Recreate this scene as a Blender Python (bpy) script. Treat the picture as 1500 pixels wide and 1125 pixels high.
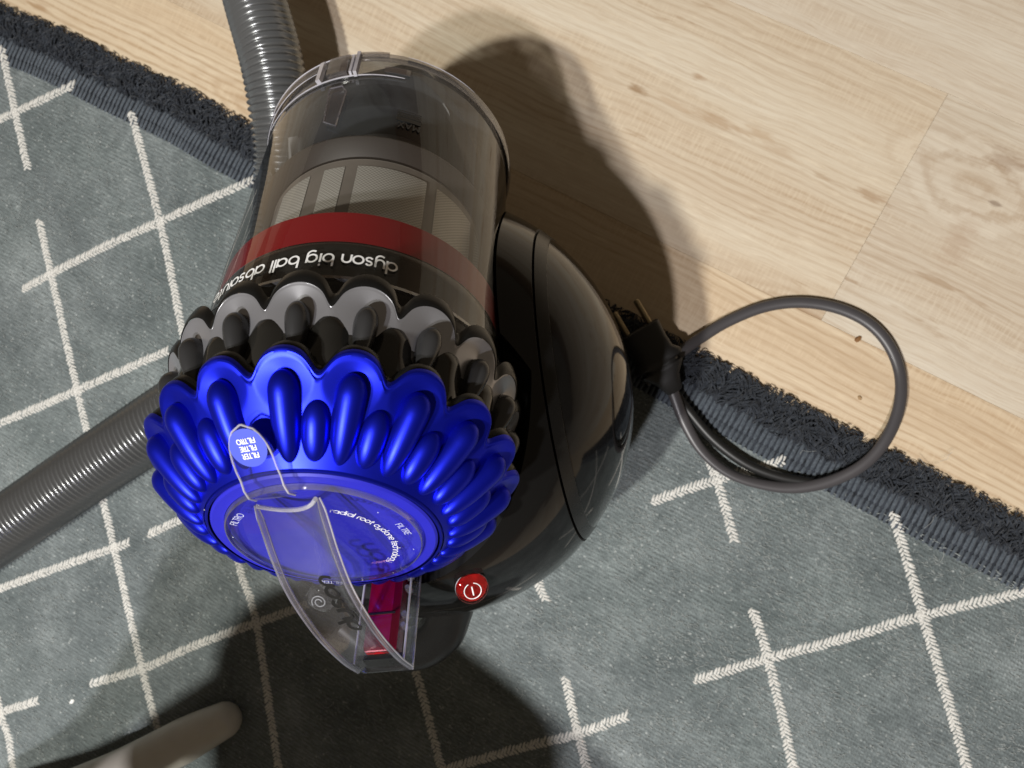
import bpy, bmesh, math, random
from mathutils import Vector, Matrix, noise as mnoise
random.seed(7)
R = math.radians
for o in list(bpy.data.objects): bpy.data.objects.remove(o, do_unlink=True)
sc = bpy.context.scene
COL = sc.collection

# ------------------------------------------------------------------ camera
F_PX, CX, CY, CAM_H = 1130.0, 750.0, 562.5, 0.633
MX = Vector((0.98189, 0.0, -0.18943))       # world axes seen from the camera (x right, y down, z forward)
MY = Vector((0.0, -1.0, 0.0))
MZ = Vector((-0.18943, 0.0, -0.98189))
CAM = Vector((0, 0, CAM_H))
cd = bpy.data.cameras.new('camera'); cam = bpy.data.objects.new('camera', cd); COL.objects.link(cam)
cd.sensor_fit = 'HORIZONTAL'; cd.sensor_width = 36.0; cd.lens = F_PX/1500*36
cd.clip_start = 0.01; cd.clip_end = 100
def cam2w(v): return Vector((MX.dot(v), MY.dot(v), MZ.dot(v)))
rt, upv, bk = cam2w(Vector((1,0,0))), cam2w(Vector((0,-1,0))), cam2w(Vector((0,0,-1)))
cam.matrix_world = Matrix(((rt.x,upv.x,bk.x,CAM.x),(rt.y,upv.y,bk.y,CAM.y),(rt.z,upv.z,bk.z,CAM.z),(0,0,0,1)))
sc.camera = cam
cd.dof.use_dof = True; cd.dof.focus_distance = 0.37; cd.dof.aperture_fstop = 15.0
def at(u, v, z=0.0):
    "point of the photograph -> world point on the level plane at height z"
    d = cam2w(Vector(((u-CX)/F_PX, (v-CY)/F_PX, 1.0)))
    return CAM + d*((z-CAM_H)/d.z)

# ------------------------------------------------------------------ light: two bulbs of a lamp above the lower left, dim warm room
w = bpy.data.worlds.new('World'); sc.world = w; w.use_nodes = True
bg = w.node_tree.nodes['Background']; bg.inputs[0].default_value = (1.0, 0.80, 0.57, 1); bg.inputs[1].default_value = 0.10
def bulb(name, loc, power, col, rad):
    l = bpy.data.lights.new(name, 'POINT'); l.energy = power; l.color = col; l.shadow_soft_size = rad
    o = bpy.data.objects.new(name, l); o.location = loc; COL.objects.link(o)
bulb('warm_bulb', (-0.50, -0.47, 1.62), 92, (1.0, 0.98, 0.90), 0.03)
bulb('cool_bulb', (-0.285, -0.62, 1.60), 62, (1.0, 0.97, 1.0), 0.03)
sc.view_settings.view_transform = 'Standard'; sc.view_settings.look = 'None'
sc.view_settings.exposure = 0; sc.view_settings.gamma = 1
sc.render.engine = 'CYCLES'
sc.cycles.use_denoising = True
sc.cycles.max_bounces = 14; sc.cycles.transparent_max_bounces = 24; sc.cycles.transmission_bounces = 12
sc.cycles.caustics_refractive = True; sc.cycles.sample_clamp_indirect = 4.0

# ------------------------------------------------------------------ materials
class NT:
    def __init__(s, name):
        s.m = bpy.data.materials.new(name); s.m.use_nodes = True; s.t = s.m.node_tree; s.n = s.t.nodes
        s.b = s.n['Principled BSDF']; s.out = s.n['Material Output']
    def new(s, typ, **kw):
        n = s.n.new(typ)
        for k, v in kw.items(): setattr(n, k, v)
        return n
    def link(s, a, b): s.t.links.new(a, b)
    def set(s, n, **kw):
        for k, v in kw.items(): n.inputs[k.replace('_', ' ')].default_value = v
    def val(s, x, sock):
        if isinstance(x, (int, float)): sock.default_value = x
        else: s.link(x, sock)
    def math(s, op, a, b=0.0, c=0.0):
        n = s.new('ShaderNodeMath', operation=op)
        for i, x in enumerate((a, b, c)): s.val(x, n.inputs[i])
        return n.outputs[0]
    def noise(s, vec, scale, detail=3, rough=.5, dist=0):
        n = s.new('ShaderNodeTexNoise'); s.link(vec, n.inputs['Vector'])
        n.inputs['Scale'].default_value = scale; n.inputs['Detail'].default_value = detail
        n.inputs['Roughness'].default_value = rough; n.inputs['Distortion'].default_value = dist
        return n.outputs['Fac']
    def mapv(s, vec, scale=(1,1,1), loc=(0,0,0), rot=(0,0,0)):
        n = s.new('ShaderNodeMapping'); s.link(vec, n.inputs[0])
        n.inputs['Scale'].default_value = scale; n.inputs['Location'].default_value = loc; n.inputs['Rotation'].default_value = rot
        return n.outputs[0]
    def ramp(s, fac, stops, interp='LINEAR'):
        n = s.new('ShaderNodeValToRGB'); n.color_ramp.interpolation = interp
        e = n.color_ramp.elements
        while len(e) < len(stops): e.new(.5)
        for q, (p, c) in zip(e, stops):
            q.position = p; q.color = (*c, 1) if len(c) == 3 else c
        s.link(fac, n.inputs[0]); return n.outputs[0]
    def mix(s, fac, a, b, mode='MIX'):
        n = s.new('ShaderNodeMix', data_type='RGBA', blend_type=mode)
        s.val(fac, n.inputs[0])
        for x, i in ((a, 6), (b, 7)):
            if isinstance(x, tuple): n.inputs[i].default_value = (*x, 1)
            else: s.link(x, n.inputs[i])
        return n.outputs[2]
    def bump(s, h, strength, dist=.001):
        n = s.new('ShaderNodeBump'); s.link(h, n.inputs['Height'])
        n.inputs['Strength'].default_value = strength; n.inputs['Distance'].default_value = dist
        s.link(n.outputs[0], s.b.inputs['Normal'])

def plastic(name, col, rough=.4, metal=0.0, spec=.5, var=.0, grain=0.0, coat=0.0, smudge=0.0):
    t = NT(name); b = t.b
    b.inputs['Base Color'].default_value = (*col, 1); b.inputs['Roughness'].default_value = rough
    b.inputs['Metallic'].default_value = metal; b.inputs['Specular IOR Level'].default_value = spec
    b.inputs['Coat Weight'].default_value = coat; b.inputs['Coat Roughness'].default_value = .05
    tc = t.new('ShaderNodeTexCoord').outputs['Object']
    if var:
        t.link(t.ramp(t.noise(tc, 60, 4), [(.3, tuple(c*(1-var) for c in col)), (.7, tuple(min(1, c*(1+var)) for c in col))]), b.inputs['Base Color'])
    if smudge:
        f = t.noise(tc, 28, 5, .6)
        t.link(t.math('ADD', rough, t.math('MULTIPLY', t.math('SUBTRACT', f, .4), smudge)), b.inputs['Roughness'])
    if grain: t.bump(t.noise(tc, 2600, 2), grain, .0002)
    return t.m

def clear(name, tint=(.85,.84,.82), rough=.02, edge=(.5,.5,.5), ior=1.45, body=0.0, dust_veil=(.35,.34,.33)):
    "clear moulded plastic, thin: tinted see-through, a little body, Fresnel reflection"
    t = NT(name); t.n.remove(t.b)
    lw = t.new('ShaderNodeLayerWeight'); lw.inputs['Blend'].default_value = .35
    tr = t.new('ShaderNodeBsdfTransparent'); t.link(t.ramp(lw.outputs['Facing'], [(0.25, tint), (1.0, tuple(a*b for a, b in zip(tint, edge)))]), tr.inputs[0])
    df = t.new('ShaderNodeBsdfDiffuse'); df.inputs[0].default_value = (*dust_veil, 1)  # body colour: real dust on the bin, painted sheen on rails and web
    tc = t.new('ShaderNodeTexCoord').outputs['Object']
    ms0 = t.new('ShaderNodeMixShader'); t.val(t.math('MULTIPLY', t.noise(tc, 35, 5, .6), body*2), ms0.inputs[0])
    t.link(tr.outputs[0], ms0.inputs[1]); t.link(df.outputs[0], ms0.inputs[2])
    gl = t.new('ShaderNodeBsdfGlossy'); gl.inputs['Roughness'].default_value = rough
    # reflection of a thin sheet (both faces), the same from either side
    f0 = 2*((ior-1)/(ior+1))**2; lw2 = t.new('ShaderNodeLayerWeight'); lw2.inputs['Blend'].default_value = .5
    fr = t.math('MULTIPLY_ADD', t.math('POWER', lw2.outputs['Facing'], 4.5), .85-f0, f0)
    ms = t.new('ShaderNodeMixShader'); t.link(fr, ms.inputs[0]); t.link(ms0.outputs[0], ms.inputs[1]); t.link(gl.outputs[0], ms.inputs[2])
    t.link(ms.outputs[0], t.out.inputs['Surface']); return t.m

def glass(name, col=(1,1,1), rough=.0, ior=1.42):
    t = NT(name); b = t.b
    b.inputs['Base Color'].default_value = (*col, 1); b.inputs['Roughness'].default_value = rough
    b.inputs['Transmission Weight'].default_value = 1.0; b.inputs['IOR'].default_value = ior
    return t.m

M = {}
M['black'] = plastic('gloss_black_plastic', (.007,.007,.007), .06, spec=.30, smudge=.10)
M['satin_black'] = plastic('satin_black_plastic', (.008,.008,.0078), .26, spec=.28, smudge=.15)
M['dark'] = plastic('matt_dark_plastic', (.012,.012,.012), .55)
M['chassis'] = plastic('dark_grey_plastic', (.018,.019,.020), .45, var=.2)
M['blue'] = plastic('metallic_blue_plastic', (.010,.017,.52), .37, metal=.86, spec=.2, var=.05, grain=.03, smudge=.15)
M['blue_flat'] = plastic('blue_plastic', (.02,.02,.42), .45, spec=.25, var=.05, grain=.02)
M['blue_disc'] = plastic('blue_print', (.022,.05,.52), .5)
M['grey_metal'] = plastic('silver_grey_plastic', (.36,.36,.385), .30, metal=.72, var=.05, grain=.02)
M['dark_metal'] = plastic('gunmetal_plastic', (.06,.06,.062), .26, metal=.6)
M['smoke'] = plastic('smoked_black_plastic', (.017,.016,.014), .12, spec=.5, smudge=.1)
M['red'] = plastic('red_plastic', (.32,.003,.009), .42, coat=.0)
M['crimson'] = plastic('crimson_plastic', (.19,.002,.026), .2, metal=.25, coat=.5)
M['brown'] = plastic('brown_grey_plastic', (.21,.185,.16), .4, var=.1)
M['white_print'] = plastic('white_print', (.85,.85,.85), .5)
M['pale_print'] = plastic('pale_print', (.6,.62,.8), .5)
M['chassis_light'] = plastic('grey_print', (.30,.31,.33), .4)
M['black_print'] = plastic('black_print', (.01,.01,.01), .4)
M['hose'] = plastic('grey_hose_plastic', (.21,.215,.22), .22, metal=.65, smudge=.15)
M['cord'] = plastic('dark_grey_rubber', (.062,.058,.062), .38, smudge=.2)
M['plug'] = plastic('black_rubber', (.012,.012,.012), .45)
M['brass'] = plastic('dull_brass', (.36,.29,.18), .4, metal=.9)
M['cream_plastic'] = plastic('pale_grey_plastic', (.55,.52,.46), .45, var=.04)
M['clear_bin'] = clear('smoked_clear_plastic', (.87,.87,.865), .015, (.58,.58,.575), 1.50, body=.008)
M['clear_lid'] = clear('clear_lid_plastic', (.97,.97,.98), .02, (.80,.80,.84), 1.36, body=.010, dust_veil=(.6,.6,.66))
M['clear_edge'] = clear('clear_edge_plastic', (.84,.83,.83), .03, (.36,.35,.36), 1.9, body=.04, dust_veil=(.7,.69,.74))
M['rail'] = clear('clear_rail_plastic', (.86,.85,.90), .04, (.25,.24,.29), 2.0, body=.07, dust_veil=(.84,.82,.93))  # lavender body painted in for the inner glow of the clear rails
M['glint'] = clear('painted_edge_glint', (.8,.8,.85), .03, (.7,.7,.75), 2.2, body=.42, dust_veil=(.92,.90,.98))  # pale body painted in as glints along clear edges
M['web'] = clear('clear_handle_plastic', (.95,.95,.96), .03, (.75,.75,.78), 1.42, body=.035, dust_veil=(.55,.54,.55))  # grey body painted in for a veil of reflection over the web
M['dusty'] = clear('dusty_clear_plastic', (.5,.5,.5), .3, (.6,.6,.6), 1.3, body=.30, dust_veil=(.09,.10,.11))
M['glass'] = glass('clear_acrylic', (.97,.965,.98), .01)
M['red_glass'] = glass('red_acrylic', (.95,.42,.38), .02)

def mesh_mat():
    t = NT('fine_steel_mesh'); tc = t.new('ShaderNodeTexCoord').outputs['UV']
    b = t.b; b.inputs['Metallic'].default_value = .15; b.inputs['Roughness'].default_value = .42
    ck = t.new('ShaderNodeTexChecker'); t.link(t.mapv(tc, (1,1,1)), ck.inputs[0]); ck.inputs['Scale'].default_value = 900
    t.link(t.mix(ck.outputs['Fac'], (.66,.64,.59), (.40,.385,.345)), b.inputs['Base Color'])
    return t.m
M['mesh'] = mesh_mat()

J1, J2 = at(1389,137), at(1203,469)
V = (J2-J1); PW = V.length; V = V.normalized(); ALONG = Vector((-V.y, V.x, 0))
if ALONG.x < 0: ALONG = -ALONG
def wood_mat():
    t = NT('pale_wood_laminate'); tc = t.new('ShaderNodeTexCoord').outputs['Object']
    oi = t.new('ShaderNodeObjectInfo')
    cmb = t.new('ShaderNodeCombineXYZ'); t.link(t.math('MULTIPLY', oi.outputs['Random'], 37.0), cmb.inputs[0]); t.link(t.math('MULTIPLY', oi.outputs['Random'], 11.0), cmb.inputs[1])
    add = t.new('ShaderNodeVectorMath', operation='ADD'); t.link(tc, add.inputs[0]); t.link(cmb.outputs[0], add.inputs[1])
    v0 = add.outputs[0]
    # warp across the grain, as round knots push the rings aside
    sp = t.new('ShaderNodeSeparateXYZ'); t.link(v0, sp.inputs[0])
    wl = t.noise(t.mapv(v0, (2.2, 7, 1)), 1.0, 3, .5)
    wm = t.noise(t.mapv(v0, (16, 40, 1)), 1.0, 3, .55)
    y2 = t.math('ADD', sp.outputs[1], t.math('ADD', t.math('MULTIPLY', t.math('SUBTRACT', wl, .5), .032), t.math('MULTIPLY', t.math('SUBTRACT', wm, .5), .006)))
    cv = t.new('ShaderNodeCombineXYZ'); t.link(sp.outputs[0], cv.inputs[0]); t.link(y2, cv.inputs[1])
    v = cv.outputs[0]
    tone = t.noise(t.mapv(v, (.9, 19, 1)), 1.0, 3, .55)
    base = t.ramp(tone, [(.25, (.49,.39,.285)), (.42, (.595,.50,.385)), (.58, (.655,.575,.46)), (.78, (.71,.65,.545))])
    # ring lines, only in patches
    ph = t.math('MULTIPLY', y2, 2*math.pi/.0068)
    ph = t.math('ADD', ph, t.math('MULTIPLY', t.noise(t.mapv(v0, (5, 30, 1)), 1.0, 4, .6), 8.0))
    ring = t.math('POWER', t.math('MULTIPLY_ADD', t.math('SINE', ph), .5, .5), 3.2)
    patch = t.ramp(t.noise(t.mapv(v, (1.3, 9, 1)), 1.0, 2, .5), [(.40, (0,0,0)), (.62, (1,1,1))])
    brk = t.noise(t.mapv(v0, (60, 260, 1)), 1.0, 3, .6)
    ring = t.math('MULTIPLY', t.math('MULTIPLY', ring, patch), t.math('MULTIPLY_ADD', brk, .9, .15))
    base = t.mix(t.math('MULTIPLY', ring, .95), base, (.38,.265,.165))
    # fine pores and fibres
    fib = t.noise(t.mapv(v, (26, 900, 1)), 1.0, 4, .65)
    base = t.mix(t.math('MULTIPLY', t.ramp(fib, [(.45, (0,0,0)), (.72, (1,1,1))]), .48), base, (.43,.305,.19))
    pale = t.noise(t.mapv(v0, (45, 300, 1), (3, 9, 0)), 1.0, 3, .6)
    base = t.mix(t.math('MULTIPLY', t.ramp(pale, [(.55, (0,0,0)), (.72, (1,1,1))]), .40), base, (.76,.67,.53))
    # brown flecks along the grain and a few knots
    lad = t.noise(t.mapv(v0, (520, 60, 1), (2, 5, 0)), 1.0, 2, .5); ladm = t.ramp(t.noise(t.mapv(v, (4, 34, 1), (1, 8, 0)), 1.0, 3, .6), [(.47, (0,0,0)), (.60, (1,1,1))])
    base = t.mix(t.math('MULTIPLY', t.math('MULTIPLY', t.ramp(lad, [(.45, (0,0,0)), (.65, (1,1,1))]), ladm), .45), base, (.74,.655,.52))
    base = t.mix(t.math('MULTIPLY', ladm, .22), base, (.47,.34,.22))
    fl = t.noise(t.mapv(v, (10, 70, 1), (7, 2, 0)), 1.0, 4, .6)
    base = t.mix(t.math('MULTIPLY', t.ramp(fl, [(.635, (0,0,0)), (.70, (1,1,1))]), .62), base, (.38,.26,.16))
    vo = t.new('ShaderNodeTexVoronoi', voronoi_dimensions='2D'); t.link(t.mapv(v0, (1.55, 6.4, 1)), vo.inputs['Vector']); vo.inputs['Scale'].default_value = 1.0; vo.inputs['Randomness'].default_value = .9
    kd = t.math('ADD', vo.outputs['Distance'], t.math('MULTIPLY', t.math('SUBTRACT', wm, .5), .12))
    kr = t.math('MULTIPLY_ADD', t.math('SINE', t.math('MULTIPLY', kd, 150.0)), .5, .5)
    km = t.ramp(kd, [(.0, (1,1,1)), (.10, (.55,.55,.55)), (.17, (0,0,0))])
    base = t.mix(t.math('MULTIPLY', t.math('MULTIPLY', km, kr), .5), base, (.38,.26,.16))
    base = t.mix(t.math('MULTIPLY', t.ramp(kd, [(.008, (1,1,1)), (.04, (0,0,0))]), .7), base, (.34,.22,.13))
    # knots and brown flecks where the boards of the photograph have them
    wp = t.new('ShaderNodeNewGeometry').outputs['Position']
    ang = math.atan2(ALONG.y, ALONG.x)
    for u, v, ra, rb, amt, col in ((1474,236,.020,.009,.8,(.33,.22,.14)), (1437,266,.019,.007,.6,(.47,.36,.25)), (1458,299,.005,.003,.9,(.22,.14,.09)), (1405,352,.013,.026,.45,(.45,.32,.22)),
        (935,133,.011,.004,.85,(.33,.22,.13)), (985,150,.022,.004,.55,(.50,.37,.25)), (1050,178,.026,.0055,.65,(.43,.30,.19)), (1110,196,.016,.006,.55,(.47,.34,.22)), (1022,113,.007,.003,.7,(.40,.27,.17)), (1142,222,.020,.005,.5,(.47,.35,.24)), (1275,287,.020,.0045,.75,(.40,.28,.18)), (860,95,.018,.005,.4,(.46,.34,.22))):
        c = at(u, v, 0); mp = t.new('ShaderNodeMapping', vector_type='TEXTURE'); t.link(wp, mp.inputs[0])
        mp.inputs['Location'].default_value = c; mp.inputs['Rotation'].default_value = (0,0,ang); mp.inputs['Scale'].default_value = (ra, rb, 1)
        ln_ = t.new('ShaderNodeVectorMath', operation='LENGTH'); t.link(mp.outputs[0], ln_.inputs[0])
        d = t.math('ADD', ln_.outputs['Value'], t.math('MULTIPLY', t.math('SUBTRACT', brk, .5), 2.2))
        base = t.mix(t.math('MULTIPLY', t.ramp(d, [(.30, (1,1,1)), (1.0, (0,0,0))]), amt), base, col)
    c = at(1425, 272, 0); mp = t.new('ShaderNodeMapping', vector_type='TEXTURE'); t.link(wp, mp.inputs[0])
    mp.inputs['Location'].default_value = c; mp.inputs['Rotation'].default_value = (0,0,ang-.12); mp.inputs['Scale'].default_value = (.078, .040, 1)
    ln_ = t.new('ShaderNodeVectorMath', operation='LENGTH'); t.link(mp.outputs[0], ln_.inputs[0])
    d = t.math('ADD', ln_.outputs['Value'], t.math('MULTIPLY', t.math('SUBTRACT', t.noise(wp, 26, 5, .65), .5), .95))
    swirl = t.math('POWER', t.math('MULTIPLY_ADD', t.math('SINE', t.math('MULTIPLY', d, 17.0)), .5, .5), 2.0)
    swm = t.ramp(d, [(.15, (.5,.5,.5)), (.55, (1,1,1)), (1.0, (0,0,0))])
    base = t.mix(t.math('MULTIPLY', t.math('MULTIPLY', t.math('MULTIPLY', swirl, swm), t.math('MULTIPLY_ADD', tone, .9, .05)), .65), base, (.40,.28,.18))
    base = t.mix(t.math('MULTIPLY', t.math('MULTIPLY', t.math('SUBTRACT', 1.0, swirl), swm), .35), base, (.74,.66,.54))
    cl = t.mix(1.0, base, oi.outputs['Color'], 'MULTIPLY')
    t.link(cl, t.b.inputs['Base Color'])
    t.b.inputs['Roughness'].default_value = .42; t.b.inputs['Specular IOR Level'].default_value = .35
    t.link(t.math('MULTIPLY_ADD', fib, .25, .34), t.b.inputs['Roughness'])
    t.bump(t.math('SUBTRACT', 1.0, t.math('ADD', t.math('MULTIPLY', fib, .5), t.math('MULTIPLY', ring, .5))), .25, .0006)
    return t.m
M['wood'] = wood_mat()
M['joint'] = plastic('dark_joint', (.24,.16,.10), .7)

def rug_mat():
    t = NT('grey_woven_rug'); tc = t.new('ShaderNodeTexCoord').outputs['Object']
    rot = t.mapv(tc, (1,1,1), (0,0,0), (0,0,R(27)))
    cloud = t.noise(tc, 9, 4, .6); cloud2 = t.noise(tc, 38, 4, .65)
    base = t.ramp(t.math('MULTIPLY_ADD', cloud2, .45, t.math('MULTIPLY', cloud, .6)), [(.36, (.112,.133,.139)), (.53, (.186,.213,.219)), (.70, (.285,.318,.325))])
    fib = t.noise(t.mapv(rot, (130, 560, 1)), 1.0, 5, .72)
    base = t.mix(.9, base, t.ramp(fib, [(.25, (.34,.36,.36)), (.5, (.95,.95,.95)), (.78, (1.75,1.75,1.73))]), 'MULTIPLY')
    base = t.mix(t.math('MULTIPLY', t.ramp(t.noise(t.mapv(tc, (1,1,1), (4,2,0)), 6, 4, .6), [(.42, (0,0,0)), (.68, (1,1,1))]), .45), base, t.mix(1.0, base, (.80,.86,.82), 'MULTIPLY'))
    # rows of tiny loops
    sp = t.new('ShaderNodeSeparateXYZ'); t.link(rot, sp.inputs[0])
    jit = t.math('MULTIPLY', t.noise(rot, 90, 3, .6), 8.0)
    rows = t.math('MULTIPLY_ADD', t.math('SINE', t.math('ADD', t.math('MULTIPLY', sp.outputs[1], 2*math.pi/.0033), jit)), .5, .5)
    cols = t.math('MULTIPLY_ADD', t.math('SINE', t.math('ADD', t.math('MULTIPLY', sp.outputs[0], 2*math.pi/.0026), t.math('MULTIPLY', jit, 1.7))), .5, .5)
    base = t.mix(t.math('MULTIPLY', t.math('SUBTRACT', 1.0, rows), .34), base, (.06,.068,.066))
    loops = t.math('MULTIPLY', rows, cols)
    spk = t.new('ShaderNodeTexVoronoi'); t.link(t.mapv(rot, (200, 270, 1)), spk.inputs['Vector']); spk.inputs['Scale'].default_value = 1.0
    dot = t.ramp(spk.outputs['Distance'], [(.10, (1,1,1)), (.28, (0,0,0))])
    sel = t.ramp(t.noise(tc, 120, 3, .7), [(.47, (0,0,0)), (.60, (1,1,1))])
    base = t.mix(t.math('MULTIPLY', t.math('MULTIPLY', dot, sel), .75), base, (.50,.53,.52))
    t.link(base, t.b.inputs['Base Color']); t.b.inputs['Roughness'].default_value = .85; t.b.inputs['Specular IOR Level'].default_value = .2
    t.b.inputs['Sheen Weight'].default_value = .15
    h = t.math('ADD', t.math('MULTIPLY', fib, .8), t.math('MULTIPLY', loops, .55))
    t.bump(t.math('ADD', h, t.math('MULTIPLY', cloud2, .8)), .8, .0016)
    return t.m
M['rug'] = rug_mat()
def yarn_mat(name, c1, c2, sc_=900):
    t = NT(name); tc = t.new('ShaderNodeTexCoord').outputs['Object']
    f = t.noise(tc, sc_, 3, .7)
    t.link(t.ramp(f, [(.3, c1), (.7, c2)]), t.b.inputs['Base Color']); t.b.inputs['Roughness'].default_value = .8
    t.b.inputs['Specular IOR Level'].default_value = .25; t.b.inputs['Sheen Weight'].default_value = .2
    t.bump(f, .5, .0006); return t.m
M['cream_yarn'] = yarn_mat('cream_yarn', (.46,.445,.415), (.80,.79,.75))
M['navy_yarn'] = yarn_mat('dark_slate_yarn', (.045,.056,.070), (.115,.135,.16), 500)
M['navy_shag'] = yarn_mat('dark_slate_chenille', (.005,.0065,.010), (.042,.050,.065), 200)

# ------------------------------------------------------------------ mesh helpers
class MB:
    def __init__(s): s.v, s.f, s.uv = [], [], {}
    def grid(s, rows, close_u=False, close_v=False, flip=False):
        b = len(s.v); n = len(rows); m = len(rows[0])
        for r in rows: s.v.extend(r)
        for i in range(n if close_v else n-1):
            for j in range(m if close_u else m-1):
                a, c = b+i*m+j, b+i*m+(j+1) % m
                d, e = b+((i+1) % n)*m+j, b+((i+1) % n)*m+(j+1) % m
                s.f.append((a, d, e, c) if flip else (a, c, e, d))
        return b
    def cap(s, ring):
        b = len(s.v); s.v.extend(ring); s.f.append(tuple(range(b, b+len(ring))))
    def box(s, c, ax, h):
        "box: centre, three unit axes, half sizes"
        b = len(s.v)
        for k in (-1, 1):
            for j in (-1, 1):
                for i in (-1, 1): s.v.append(c+ax[0]*(i*h[0])+ax[1]*(j*h[1])+ax[2]*(k*h[2]))
        for q in ((0,2,3,1),(4,5,7,6),(0,1,5,4),(2,6,7,3),(0,4,6,2),(1,3,7,5)): s.f.append(tuple(b+i for i in q))
    def tube(s, pts, rad, n=12, ends=True, up=None, flat=1.0, twist=0.0):
        "tube along pts; rad number or list; round ends"
        m = len(pts); rows = []
        t0 = (pts[1]-pts[0]).normalized(); nrm = (up or Vector((0,0,1))); nrm = (nrm-t0*nrm.dot(t0)).normalized()
        for i in range(m):
            t = (pts[min(i+1,m-1)]-pts[max(i-1,0)]).normalized()
            nrm = (nrm-t*nrm.dot(t)).normalized(); bn = t.cross(nrm)
            r = rad[i] if isinstance(rad, (list, tuple)) else rad
            tw = twist(i/(m-1)) if callable(twist) else twist
            fl = flat(i/(m-1)) if callable(flat) else flat
            rows.append([pts[i]+nrm*(math.cos(a)*r*fl*math.cos(tw)-math.sin(a)*r*math.sin(tw))+bn*(math.sin(a)*r*math.cos(tw)+math.cos(a)*r*fl*math.sin(tw)) for a in (2*math.pi*j/n for j in range(n))])
        s.grid(rows, close_u=True)
        if ends:
            for r_ in (rows[0], rows[-1]): s.cap(r_)
    def obj(s, name, mat, parent=None, smooth=True, base=None, angle=40):
        me = bpy.data.meshes.new(name)
        o_ = base or Vector((0,0,0))
        me.from_pydata([tuple(v-o_) for v in s.v], [], s.f)
        bm = bmesh.new(); bm.from_mesh(me); bmesh.ops.remove_doubles(bm, verts=bm.verts, dist=1e-6)
        bmesh.ops.recalc_face_normals(bm, faces=bm.faces); bm.to_mesh(me); bm.free()
        return link(name, me, mat, parent, smooth, angle, base)
def link(name, me, mat, parent=None, smooth=True, angle=40, base=None):
    me.materials.clear(); me.materials.append(mat)
    if smooth:
        me.shade_smooth(); me.set_sharp_from_angle(angle=R(angle))
    o = bpy.data.objects.new(name, me); COL.objects.link(o)
    if parent is not None: o.parent = parent
    elif base is not None: o.location = base
    return o
def thing(name, label, cat, loc=(0,0,0), group=None):
    o = bpy.data.objects.new(name, None); COL.objects.link(o); o.location = loc; o.empty_display_size = .05
    o['label'] = label; o['category'] = cat
    if group: o['group'] = group
    return o
def tag(o, label, cat, group=None):
    o['label'] = label; o['category'] = cat
    if group: o['group'] = group
    return o
def spline(pts, n=10):
    out = []
    P_ = [pts[0]*2-pts[1]]+list(pts)+[pts[-1]*2-pts[-2]]
    for i in range(1, len(P_)-2):
        for k in range(n):
            t = k/n; a, b, c, d = P_[i-1], P_[i], P_[i+1], P_[i+2]
            out.append(.5*((2*b)+(c-a)*t+(2*a-5*b+4*c-d)*t*t+(3*b-a-3*c+d)*t**3))
    out.append(pts[-1]); return out
def resample(pts, step):
    out = [pts[0]]; acc = 0
    for a, b in zip(pts, pts[1:]):
        L = (b-a).length
        while L > 0 and acc+L >= step:
            f = (step-acc)/L; a = a+(b-a)*f; out.append(a.copy()); L = (b-a).length; acc = 0
        acc += L
    return out

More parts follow.
